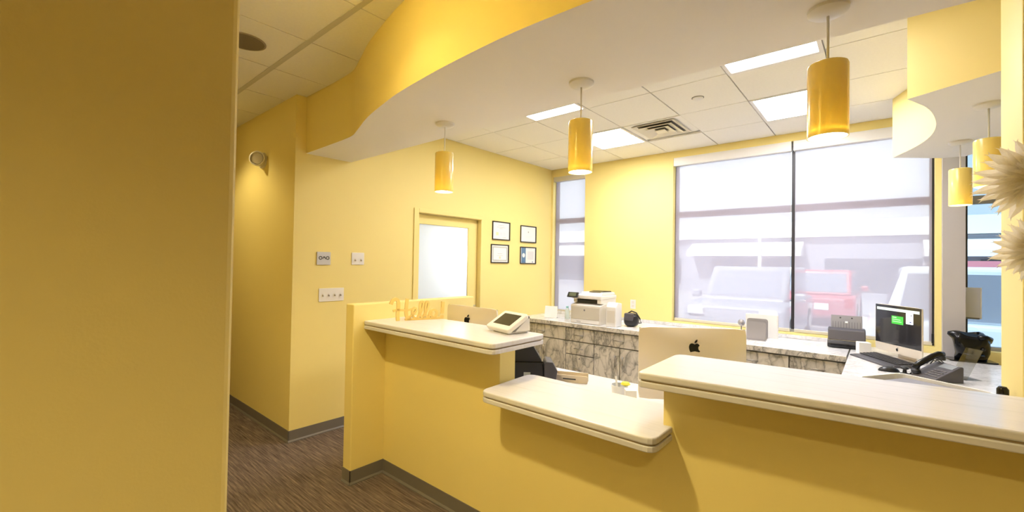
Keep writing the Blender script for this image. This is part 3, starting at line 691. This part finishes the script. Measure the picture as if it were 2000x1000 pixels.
stroke('letter_h', [(-.030, .112), (-.018, .138), (.004, .148), (.020, .130), (.022, .09), (.018, .04), (.020, -.003)], .018)
stroke('letter_h_stem', [(.085, .150), (.080, .11), (.078, .05), (.088, .012), (.11, .009)], .017)
stroke('letter_h_bar', [(-.014, .066), (.02, .072), (.08, .068), (.115, .075)], .012)
stroke('letter_e', [(.10, .012), (.135, .045), (.150, .068), (.138, .082), (.122, .060), (.124, .028), (.145, .010), (.165, .016)], .011)
stroke('letter_l', [(.160, .012), (.188, .060), (.200, .110), (.190, .128), (.178, .105), (.178, .04), (.192, .010), (.205, .016)], .011)
stroke('letter_l', [(.200, .012), (.228, .060), (.240, .108), (.230, .126), (.218, .103), (.218, .04), (.232, .010), (.245, .016)], .011)
stroke('letter_o', [(.245, .016), (.255, .05), (.278, .066), (.300, .050), (.298, .022), (.278, .008), (.260, .024), (.262, .05)], .012)
stroke('exclamation_mark', [(.350, .122), (.347, .075), (.345, .034)], .017)
obj('exclamation_dot', xf(lathe([(0, -.010), (.011, -.010), (.011, .010), (0, .010)], 16), Matrix.Translation((.344, 0, .013)) @ RX), WOODY, t, smooth=True)
obj('base_bar', B(.07, .352, -.010, .010, -.0038, .010), WOODY, t)
t = thing('card_terminal', 'white countertop card payment terminal with a tilted dark screen', 'card terminal', (-1.725, 2.0, 1.1105), math.radians(-13))
obj('base', prism(rrect(-.085, .095, -.070, .080, .02), 0, .012), WPL, t, bevel=.003)
obj('support', prism([(-.035, .012), (.078, .012), (.075, .085), (.045, .078), (-.015, .030)], -.070, .108, axis='X'), WPL, t, bevel=.004)
sm = Matrix.Translation((0, -.015, .062)) @ Matrix.Rotation(math.radians(30), 4, 'X')
hd = obj('display_housing', xf(prism(rrect(-.118, .118, -.085, .085, .016), -.016, .012), sm), WPL, t, bevel=.005)
obj('screen', xf(prism(rrect(-.082, .088, -.048, .058, .004), .012, .0132), sm), mat('terminal_screen', (.05, .045, .035), .12), hd)
obj('receipt_slot', B(-.03, .10, .065, .080, .085, .098), BLK, t, bevel=.003)
# ================================================================ ON THE FRONT DESK
t = thing('document_scanner', 'black angular desktop printer with a pale sticker behind the left counter', 'printer', (-1.80, 2.36, .7005), math.radians(40.5))
obj('body', prism([(-.20, 0), (.06, 0), (.06, .12), (.045, .175), (-.015, .275), (-.045, .288), (-.20, .288)], -.05, .12, axis='Y'), BLK, t, bevel=.006)
obj('side_block', prism([(.062, 0), (.135, 0), (.15, .11), (.118, .168), (.075, .172), (.062, .15)], -.075, .10, axis='Y'), DGR, t, bevel=.006)
obj('panel_groove', B(-.199, .055, -.053, -.0505, .160, .168), BLKG, t)
obj('sticker', B(-.075, -.030, -.0525, -.0505, .065, .095), mat('sticker_grey', (.42, .44, .40), .5), t)
t = thing('paper_caddy', 'beige cardboard caddy with a dark slot on the front desk', 'caddy', (-1.655, 2.60, .7005), math.radians(24))
obj('front_board', prism(rrect(-.115, .115, 0, .050, .008), -.030, -.024, axis='Y'), mat('beige_card', (.66, .56, .42), .6), t)
obj('back_board', prism(rrect(-.115, .115, 0, .060, .008), .024, .030, axis='Y'), MATS['beige_card'], t)
obj('bottom_board', B(-.113, .113, -.024, .024, 0, .004), MATS['beige_card'], t)
obj('slot', B(-.055, .035, -.0315, -.030, .020, .028), BLK, t)
t = thing('pen_cup', 'small white cup holding a pen and a yellow flower beside the big monitor', 'cup', (-1.245, 2.515, .7005))
obj('cup', lathe([(0, 0), (.044, 0), (.052, .075), (.049, .075), (.042, .004), (0, .004)], 24), mat('frosted_white', (.74, .75, .76), .3), t, smooth=True)
obj('pen', tube([(-.01, .0, .01), (-.032, .01, .12)], .006), WPL, t)
fl = obj('yellow_flower', lathe([(0, .075), (.012, .072), (.030, .082), (.022, .094), (0, .096)], 12, c=(.034, .012, 0)), mat('flower_yellow', (.80, .72, .06), .6), t, smooth=True)
t = thing('tissue_box', 'small white box with a black mark squeezed beside the big monitor', 'box', (-1.135, 2.435, .7005), math.radians(37))
obj('carton', B(-.032, .032, -.030, .030, 0, .085), PAPER, t, bevel=.003); obj('mark', B(-.020, -.012, -.0312, -.030, .01, .035), BLK, t)
# ================================================================ ON THE BACK WORKTOP
ZT = ZB+.0005
t = thing('multifunction_printer', 'white multifunction laser printer with a tilted control screen', 'printer', (-2.73, 4.80, ZT))
obj('body', prism([(-.22, 0), (.20, 0), (.20, .25), (-.10, .25), (-.22, .225)], -.21, .20, axis='X'), CREAMPL, t, bevel=.008)
obj('front_panel', B(-.20, .19, -.226, -.2205, .055, .205), mat('printer_ivory', (.62, .58, .51), .45), t, bevel=.003)
obj('paper_tray', B(-.20, .19, -.226, -.2205, .008, .050), WPL, t, bevel=.002); obj('tray_mark', B(-.12, -.06, -.2275, -.226, .020, .026), MGR, t)
obj('round_logo', xf(lathe([(0, 0), (.012, 0), (.012, .001), (0, .001)], 18), Matrix.Translation((-.01, -.226, .165)) @ RX), MGR, t)
obj('output_cavity', B(-.15, .14, -.155, .10, .2505, .285), BLK, t)
obj('scanner_pillar', B(-.205, -.155, -.16, .19, .2505, .300), CREAMPL, t); obj('scanner_pillar', B(.145, .195, -.19, .19, .2505, .300), WPL, t)
sc_ = obj('scanner_unit', B(-.215, .20, -.20, .20, .3005, .345), WPL, t, bevel=.008)
obj('feeder_lid', prism([(-.17, .3455), (.19, .3455), (.16, .380), (-.14, .388)], -.10, .19, axis='X'), WPL, sc_, bevel=.006)
obj('feeder_tray', prism([(-.15, .389), (.14, .381), (.10, .396), (-.05, .402)], .0, .17, axis='X'), BLK, sc_, bevel=.003)
cp_ = obj('control_panel', xf(B(-.075, .075, -.008, .008, -.035, .035), Matrix.Translation((-.17, -.235, .345)) @ Matrix.Rotation(math.radians(-32), 4, 'X')), BLK, t, bevel=.004)
obj('touch_screen', xf(B(-.050, .050, -.0095, -.0082, -.022, .024), Matrix.Translation((-.17, -.235, .345)) @ Matrix.Rotation(math.radians(-32), 4, 'X')), mat('touch_green', (.10, .12, .08), .15), cp_)
t = thing('white_dispenser', 'upright white plastic dispenser right in front of the printer', 'dispenser', (-2.385, 4.655, ZT))
obj('shell', prism([(-.085, 0), (.07, 0), (.07, .27), (-.035, .285), (-.085, .235)], -.060, .065, axis='X'), WPL, t, bevel=.008)
obj('front_cover', prism([(-.0885, .05), (-.0855, .05), (-.0855, .19), (-.0885, .19)], -.045, .05, axis='X'), CREAMPL, t)
t = thing('black_bag', 'small rounded black bag with a looped strap beside the white dispenser', 'bag', (-2.235, 4.80, ZT))
bm = bmesh.new(); bmesh.ops.create_uvsphere(bm, u_segments=24, v_segments=14, radius=1)
for v in bm.verts:
    z = v.co.z; v.co = Vector((math.copysign(abs(v.co.x)**.75, v.co.x)*.085, math.copysign(abs(v.co.y)**.75, v.co.y)*.075, (math.copysign(abs(z)**.7, z)+1)*.080))
obj('pouch', bm, BLK, t, smooth='all'); obj('flap', prism([(-.080, .155), (-.086, .10), (-.078, .075), (-.070, .10), (-.04, .162)], -.055, .055, axis='X'), DGR, t, bevel=.004)
obj('strap', tube([(-.05, 0, .150), (.0, .0, .182), (.06, .0, .165), (.105, .0, .10), (.120, .0, .052), (.09, 0, .050)], .008), BLK, t, smooth='all')
t = thing('card_holder', 'white printed card stand in the corner of the worktop', 'card', (-3.365, 4.76, ZT), math.radians(20))
obj('card', prism([(-.030, 0), (-.026, 0), (.014, .155), (.010, .155)], -.085, .085, axis='X'), PAPER, t); obj('stand_foot', B(-.085, .085, -.035, .04, 0, .004), CLEAR, t)
def bottle(label, x, y, r, h, m, capm):
    t = thing('sanitizer_bottle', label, 'bottle', (x, y, ZT), group='small bottles left of the printer')
    obj('flask', lathe([(0, 0), (r, 0), (r, h*.68), (r*.5, h*.80), (r*.5, h*.86), (0, h*.86)], 18), m, t, smooth=True)
    obj('cap', lathe([(0, h*.861), (r*.55, h*.861), (r*.55, h), (0, h)], 16), capm, t, smooth=True)
AQ = mat('aqua_cap', (.30, .62, .62), .4)
bottle('clear bottle with an aqua cap standing left of the printer', -3.16, 4.84, .030, .165, mat('pale_liquid', (.62, .70, .70), .15), AQ)
bottle('shorter pale bottle just behind the aqua-capped one', -3.24, 4.98, .028, .125, mat('milky_plastic', (.72, .70, .60), .3), WPL)
bottle('squat cream bottle close against the printer side', -3.04, 4.98, .030, .115, mat('cream_liquid', (.76, .70, .50), .3), WPL)
t = thing('file_sorter', 'grey metal file sorter on the worktop left of the window mullion', 'file holder', (-.945, 4.90, ZT), math.radians(6))
for y, s in ((-.06, 1), (.0, 1.05), (.06, 1.1)):
    obj('divider', xf(prism(rrect(-.085*s, .085*s, .004, .185*s, .025), -.002, .002, axis='Y'), Matrix.Translation((0, y, 0))), mat('sorter_grey', (.40, .38, .385), .35, metal=.3), t)
obj('base', B(-.085, .085, -.08, .08, 0, .004), MATS['sorter_grey'], t)
t = thing('white_folder', 'upright white folder standing behind the grey file sorter', 'folder', (-.945, 5.075, ZT), math.radians(2))
obj('cover', B(-.135, .150, -.010, .010, 0, .238), PAPER, t, bevel=.002); obj('spine', B(.1505, .158, -.012, .012, 0, .236), WPL, t)
t = thing('small_globe', 'small grey ornament left of the white folder', 'ornament', (-1.125, 5.08, ZT))
obj('ball', lathe([(0, .10), (.02, .105), (.034, .125), (.034, .145), (.02, .165), (0, .17)], 16), MATS['sorter_grey'], t, smooth=True); obj('stem', tube([(0, 0, .004), (0, 0, .10)], .006), MGR, t); obj('foot', lathe([(0, 0), (.03, 0), (.03, .006), (0, .006)], 16), MGR, t)
t = thing('sheet_feed_scanner', 'dark grey sheet-feed scanner with an upright paper guide under the window', 'scanner', (-.240, 5.04, ZT), math.radians(3))
obj('lower_body', prism([(-.10, 0), (.09, 0), (.10, .085), (-.088, .072), (-.108, .03)], -.140, .140, axis='X'), BLK, t, bevel=.012)
obj('upper_cover', prism([(-.092, .073), (.10, .086), (.085, .175), (-.030, .178), (-.060, .165)], -.136, .136, axis='X'), DGR, t, bevel=.008)
g = obj('paper_guide', prism([(.0, .170), (.012, .170), (.062, .285), (.052, .288)], -.115, .115, axis='X'), MGR, t, bevel=.003)
for x in (-.045, .040): obj('guide_hole', xf(lathe([(0, 0), (.007, 0), (.007, .002), (0, .002)], 12), Matrix.Translation((x, .0415, .265)) @ Matrix.Rotation(math.radians(66), 4, 'X')), BLK, g)
for k in range(-5, 6): obj('guide_rib', prism([(-.003, .172), (.000, .172), (.026, .232), (.023, .232)], k*.020-.0015, k*.020+.0015, axis='X'), DGR, g)
obj('guide_badge', prism([(.014, .222), (.017, .222), (.023, .236), (.020, .236)], -.010, .010, axis='X'), WPL, g)
obj('name_badge', prism([(-.0725, .122), (-.0705, .122), (-.0665, .132), (-.0685, .132)], -.022, .024, axis='X'), PAPER, t)
obj('output_slot', B(-.115, .115, -.112, -.1085, .022, .036), BLKG, t); obj('chrome_line', prism([(-.0935, .070), (-.0915, .070), (-.0905, .075), (-.0925, .075)], -.135, .135, axis='X'), STEEL, t)
t = thing('note_cube', 'white note cube between the scanner and the lit screen', 'notepad', (-.112, 4.80, ZT), math.radians(18))
obj('pad', B(-.042, .042, -.042, .042, 0, .095), PAPER, t, bevel=.002); obj('pad_base', B(-.044, .044, -.044, .044, 0, .006), WPL, t)
# glossy sculpture
t = thing('sculpture', 'glossy black sculpted head on a flat black plate by the right window', 'sculpture', (.545, 5.04, ZB+.0015), math.radians(12))
obj('plinth', prism(rrect(-.14, .14, -.085, .085, .02), 0, .010), BLKG, t, bevel=.003)
bm = bmesh.new()
rows = [(.010, .088, .062, .010), (.030, .094, .066, .010), (.070, .096, .070, .006), (.120, .100, .074, .0), (.160, .100, .074, -.002), (.190, .098, .070, -.004), (.212, .088, .055, -.008), (.222, .060, .030, -.010)]
R = []
for z, rx, ry, dx in rows:
    r = []
    for k in range(28):
        a = 2*math.pi*k/28
        f = 1 + .10*math.sin(3*a+z*22) + .06*math.sin(5*a-z*35)
        x = dx+rx*f*math.copysign(abs(math.cos(a))**.8, math.cos(a)); y = ry*f*math.copysign(abs(math.sin(a))**.8, math.sin(a))
        if z > .17 and abs(a-math.pi) < .5: x -= .022*(1-abs(a-math.pi)/.5); 
        if z > .15 and (a < .5 or a > 5.8): x += .012
        r.append(bm.verts.new((x, y, z + (.016*math.sin(2*a+1) if z > .15 else 0))))
    R.append(r)
for p, q in zip(R, R[1:]):
    for k in range(28): bm.faces.new((p[k], p[(k+1) % 28], q[(k+1) % 28], q[k]))
bm.faces.new(R[0][::-1]); bm.faces.new(R[-1]); bmesh.ops.recalc_face_normals(bm, faces=bm.faces[:])
hd = obj('head', bm, BLKG, t, smooth='all')
obj('eye_boss', xf(lathe([(0, .0), (.016, .002), (.012, .012), (0, .016)], 14), Matrix.Translation((.055, -.062, .105)) @ RX), BLKG, hd, smooth='all')
obj('brow_roll', tube([(.03, -.066, .195), (.075, -.055, .200), (.110, -.02, .185), (.118, .02, .160)], .018, 10), BLKG, hd, smooth='all')
obj('jaw_ridge', tube([(-.06, -.062, .06), (.0, -.070, .045), (.06, -.058, .055)], .014, 10), BLKG, hd, smooth='all')
t = thing('window_notice', 'pale notice sheet stuck to the clear right window', 'notice', (.592, YB+.075, 1.12))
obj('sheet', B(-.048, .045, -.002, .002, .0, .262), mat('notice_grey', (.66, .66, .76), .6), t); obj('bottom_clip', B(-.048, .042, -.004, -.0022, -.006, .008), MGR, t); obj('edge_strip', B(.0455, .054, -.003, .003, 0, .262), WPL, t)
t = thing('chain_holder', 'small black chain holder at the right jamb of the wide window', 'bracket', (.346, YB+.012, .885))
obj('bracket', B(-.008, .008, -.008, .008, 0, .085), BLK, t, bevel=.003); obj('chain', tube([(0, -.004, .085), (0, -.004, .30)], .002), BLK, t)
t = thing('monitor_cables', 'bundle of black cables behind the lit screen', 'cable', (.30, 4.62, ZT))
for k in range(3):
    obj('cable', tube([(-.03+.02*k, .0, .006), (.0+.015*k, .05-.02*k, .035+.01*k), (.05+.01*k, .02+.03*k, .012), (.09, -.02+.04*k, .006)], .004), BLK, t, smooth='all')
# ================================================================ PAPER FLOWERS ON THE COLUMN
def petal_mesh():
    bm = bmesh.new(); L, n = 1.0, 6; rows = []
    for i in range(n+1):
        s = i/n; w = .13*math.sin(math.pi*min(1, .15+.75*s))**.8*(1 if s < .99 else .55); z = .10*s-.16*s*s
        rows.append([bm.verts.new((s*L, y, z+abs(y)*.5)) for y in (-w, 0, w)])
    for p, q in zip(rows, rows[1:]):
        for k in (0, 1): bm.faces.new((p[k], p[k+1], q[k+1], q[k]))
    tips = rows[-1]; e = [bm.verts.new((L*1.06, -.05, -.07)), bm.verts.new((L*1.09, .05, -.07))]
    bm.faces.new((tips[0], tips[1], e[0])); bm.faces.new((tips[1], tips[2], e[1]))
    me = bpy.data.meshes.new('petal'); bm.to_mesh(me); bm.free(); me.materials.append(PETAL); return me
PM = petal_mesh()
def flower(label, x, y, z, r, tilt):
    t = thing('paper_flower', label, 'flower', (x, y, z), group='paper flowers pinned to the yellow column')
    rot = Matrix.Rotation(math.radians(90), 4, 'X') @ Matrix.Rotation(tilt, 4, 'Y')
    for ring_, (cnt, rr, lift) in enumerate(((26, 1.0, .10), (24, .86, .36), (18, .64, .70))):
        for k in range(cnt):
            o = bpy.data.objects.new('petal', PM); COL.objects.link(o); o.parent = t
            a = 2*math.pi*(k+.5*ring_)/cnt + random.uniform(-.06, .06); s = r*rr*random.uniform(.9, 1.06)
            o.matrix_local = rot @ Matrix.Rotation(a, 4, 'Z') @ Matrix.Rotation(-lift-random.uniform(0, .12), 4, 'Y') @ Matrix.Scale(s, 4)
    obj('centre', xf(lathe([(0, 0), (r*.22, 0), (r*.26, r*.10), (r*.18, r*.22), (0, r*.26)], 18), rot), PETALC, t, smooth='all')
flower('large cream paper flower at the top of the column cluster', .398, 2.27, 1.848, .148, 0)
flower('cream paper flower at the bottom of the column cluster', .408, 2.275, 1.602, .112, 0)
flower('cream paper flower at the right edge between the other two', .478, 2.24, 1.712, .105, 0)
# ================================================================ OUTSIDE
GZ = -.15
struct('ground_outside', B(-40, 30, YB+.16, 60, GZ-.1, GZ), mat('asphalt', (.42, .42, .44), .9, noise=(3, .1)))
def car(label, loc, rotz, col, L, W_, H, kind):
    t = thing('parked_car', label, 'car', loc, rotz)
    paint = mat('car_paint_%s' % label.split()[0], col, .3, coat=.4); dark = mat('car_glass_sky', (.26, .29, .36), .08); tyre = mat('tyre', (.02, .02, .02), .8)  # sky reflection painted into the glass as a lighter grey-blue
    hl = L/2; b = H*.56
    obj('lower_body', prism([(-hl, .32), (-hl*.96, b*.95), (-hl*(.55 if kind == 'suv' else .89), b*1.02), (hl*.90, b*1.02), (hl, b*.9), (hl*1.0, .32), (hl*.9, .22), (-hl*.9, .22)], -W_/2, W_/2, axis='Y'), paint, t, bevel=.07, bseg=3)
    top = [(-hl*.55, b), (-hl*.22, H), (hl*.80, H), (hl*.93, b)] if kind == 'suv' else [(-hl*.89, b), (-hl*.80, H), (hl*.93, H), (hl*.97, b)]
    cab = obj('cabin', prism(top, -W_/2*.86, W_/2*.86, axis='Y'), paint, t, bevel=.06, bseg=3)
    ins = [(top[0][0]+.16, b+.05), (top[1][0]+.05, H-.10), (top[2][0]-.06, H-.10), (top[3][0]-.10, b+.05)]
    for s in (-1, 1): obj('side_window', prism(ins, s*W_/2*.865-.006, s*W_/2*.865+.006, axis='Y'), dark, cab)
    def ws(p, q, e):
        a, c = Vector((p[0], 0, p[1])), Vector((q[0], 0, q[1])); n = Vector((c.z-a.z, 0, -(c.x-a.x))).normalized()*e
        bm = bmesh.new(); y = W_/2*.74
        A, C_ = a.lerp(c, .12), a.lerp(c, .86)
        vs = [bm.verts.new(v) for v in (A+Vector((0,-y,0))+n, A+Vector((0,y,0))+n, C_+Vector((0,y*.94,0))+n, C_+Vector((0,-y*.94,0))+n)]
        w2 = [bm.verts.new(v.co-n*.5) for v in vs]; bm.faces.new(vs); bm.faces.new(w2[::-1])
        for i in range(4): bm.faces.new((vs[i], w2[i], w2[(i+1) % 4], vs[(i+1) % 4]))
        bmesh.ops.recalc_face_normals(bm, faces=bm.faces[:]); obj('windscreen', bm, dark, cab)
    ws(top[0], top[1], -.012); ws(top[3], top[2], .012)
    for x in (-hl*.62, hl*.62):
        for s in (-1, 1):
            w = obj('wheel', xf(lathe([(.0, -.10), (.20, -.10), (.33, -.09), (.34, 0), (.33, .09), (.20, .10), (0, .10)], 22), Matrix.Translation((x, s*(W_/2-.08), .34)) @ RX), tyre, t, smooth=True)
            obj('hub', xf(lathe([(0, .0), (.19, 0), (.17, .02), (0, .03)], 18), Matrix.Translation((x, s*(W_/2+.022), .34)) @ Matrix.Rotation(-s*math.radians(90), 4, 'X')), STEEL, w, smooth=True)
    for s in (-1, 1):
        obj('headlight', B(-hl-.012, -hl+.08, s*W_*.36-.16, s*W_*.36+.16, b*.72, b*.88), mat('headlamp', (.8, .8, .8), .1), t, bevel=.03)
        obj('tail_light', B(hl-.06, hl+.015, s*W_*.40-.10, s*W_*.40+.10, b*.62, b*.95), mat('tail_red', (.5, .03, .03), .2), t, bevel=.02)
        obj('mirror', B(top[0][0]+.16, top[0][0]+.34, s*(W_/2+.10)-.10, s*(W_/2+.10)+.10, b+.02, b+.20), paint, t, bevel=.04)
    obj('rear_plate', B(hl+.0, hl+.012, -.17, .17, b*.55, b*.75), PAPER, t)
    return t
car('grey parked car facing us through the left pane of the wide window', (-2.28, 11.6, GZ), math.radians(90), (.34, .36, .42), 4.5, 1.85, 1.68, 'suv')
car('red parked car seen from the rear through the wide window', (-1.28, 17.2, GZ), math.radians(-90), (.48, .10, .12), 4.5, 1.55, 1.62, 'suv')
car('silver van parked close outside the right end of the wide window', (2.2, 9.0, GZ), 0, (.74, .79, .84), 4.9, 1.95, 1.72, 'van')
t = thing('strip_mall', 'pale low shop building across the car park outside', 'building', (-3, 30, GZ))
obj('wall', B(-30, 24, 0, 8, 0, 3.4), mat('mall_wall', (.34, .35, .40), .8, noise=(.4, .15)), t)
obj('parapet', B(-30.2, 24.2, -.35, 8, 3.42, 4.3), mat('mall_parapet', (.78, .78, .76), .8), t)
for x0, x1 in ((-19, -12), (-6.6, -.4), (4.6, 9.0), (11, 18)):
    obj('awning', prism([(-1.3, 2.32), (-.02, 2.32), (-.02, 3.2), (-1.3, 2.62)], x0, x1, axis='X'), mat('awning_white', (.85, .85, .84), .7), t)
for k in range(-4, 4):
    p = obj('shop_window', B(k*6+.6, k*6+4.6, -.03, -.005, .4, 2.2), mat('shop_glass', (.10, .12, .15), .1), t)
obj('shop_sign', B(6.0, 8.6, -1.36, -1.31, 1.2, 2.1), mat('sign_red', (.62, .22, .26), .6), t)
t = thing('light_pole', 'pale car park pole outside the left window pane', 'pole', (-3.2, 17, GZ))
obj('shaft', tube([(0, 0, 0), (0, 0, 3.6)], .06), PAPER, t); obj('arm', tube([(0, 0, 3.55), (.8, 0, 3.7)], .04), PAPER, t); obj('lantern', B(.7, 1.1, -.12, .12, 3.62, 3.72), PAPER, t)
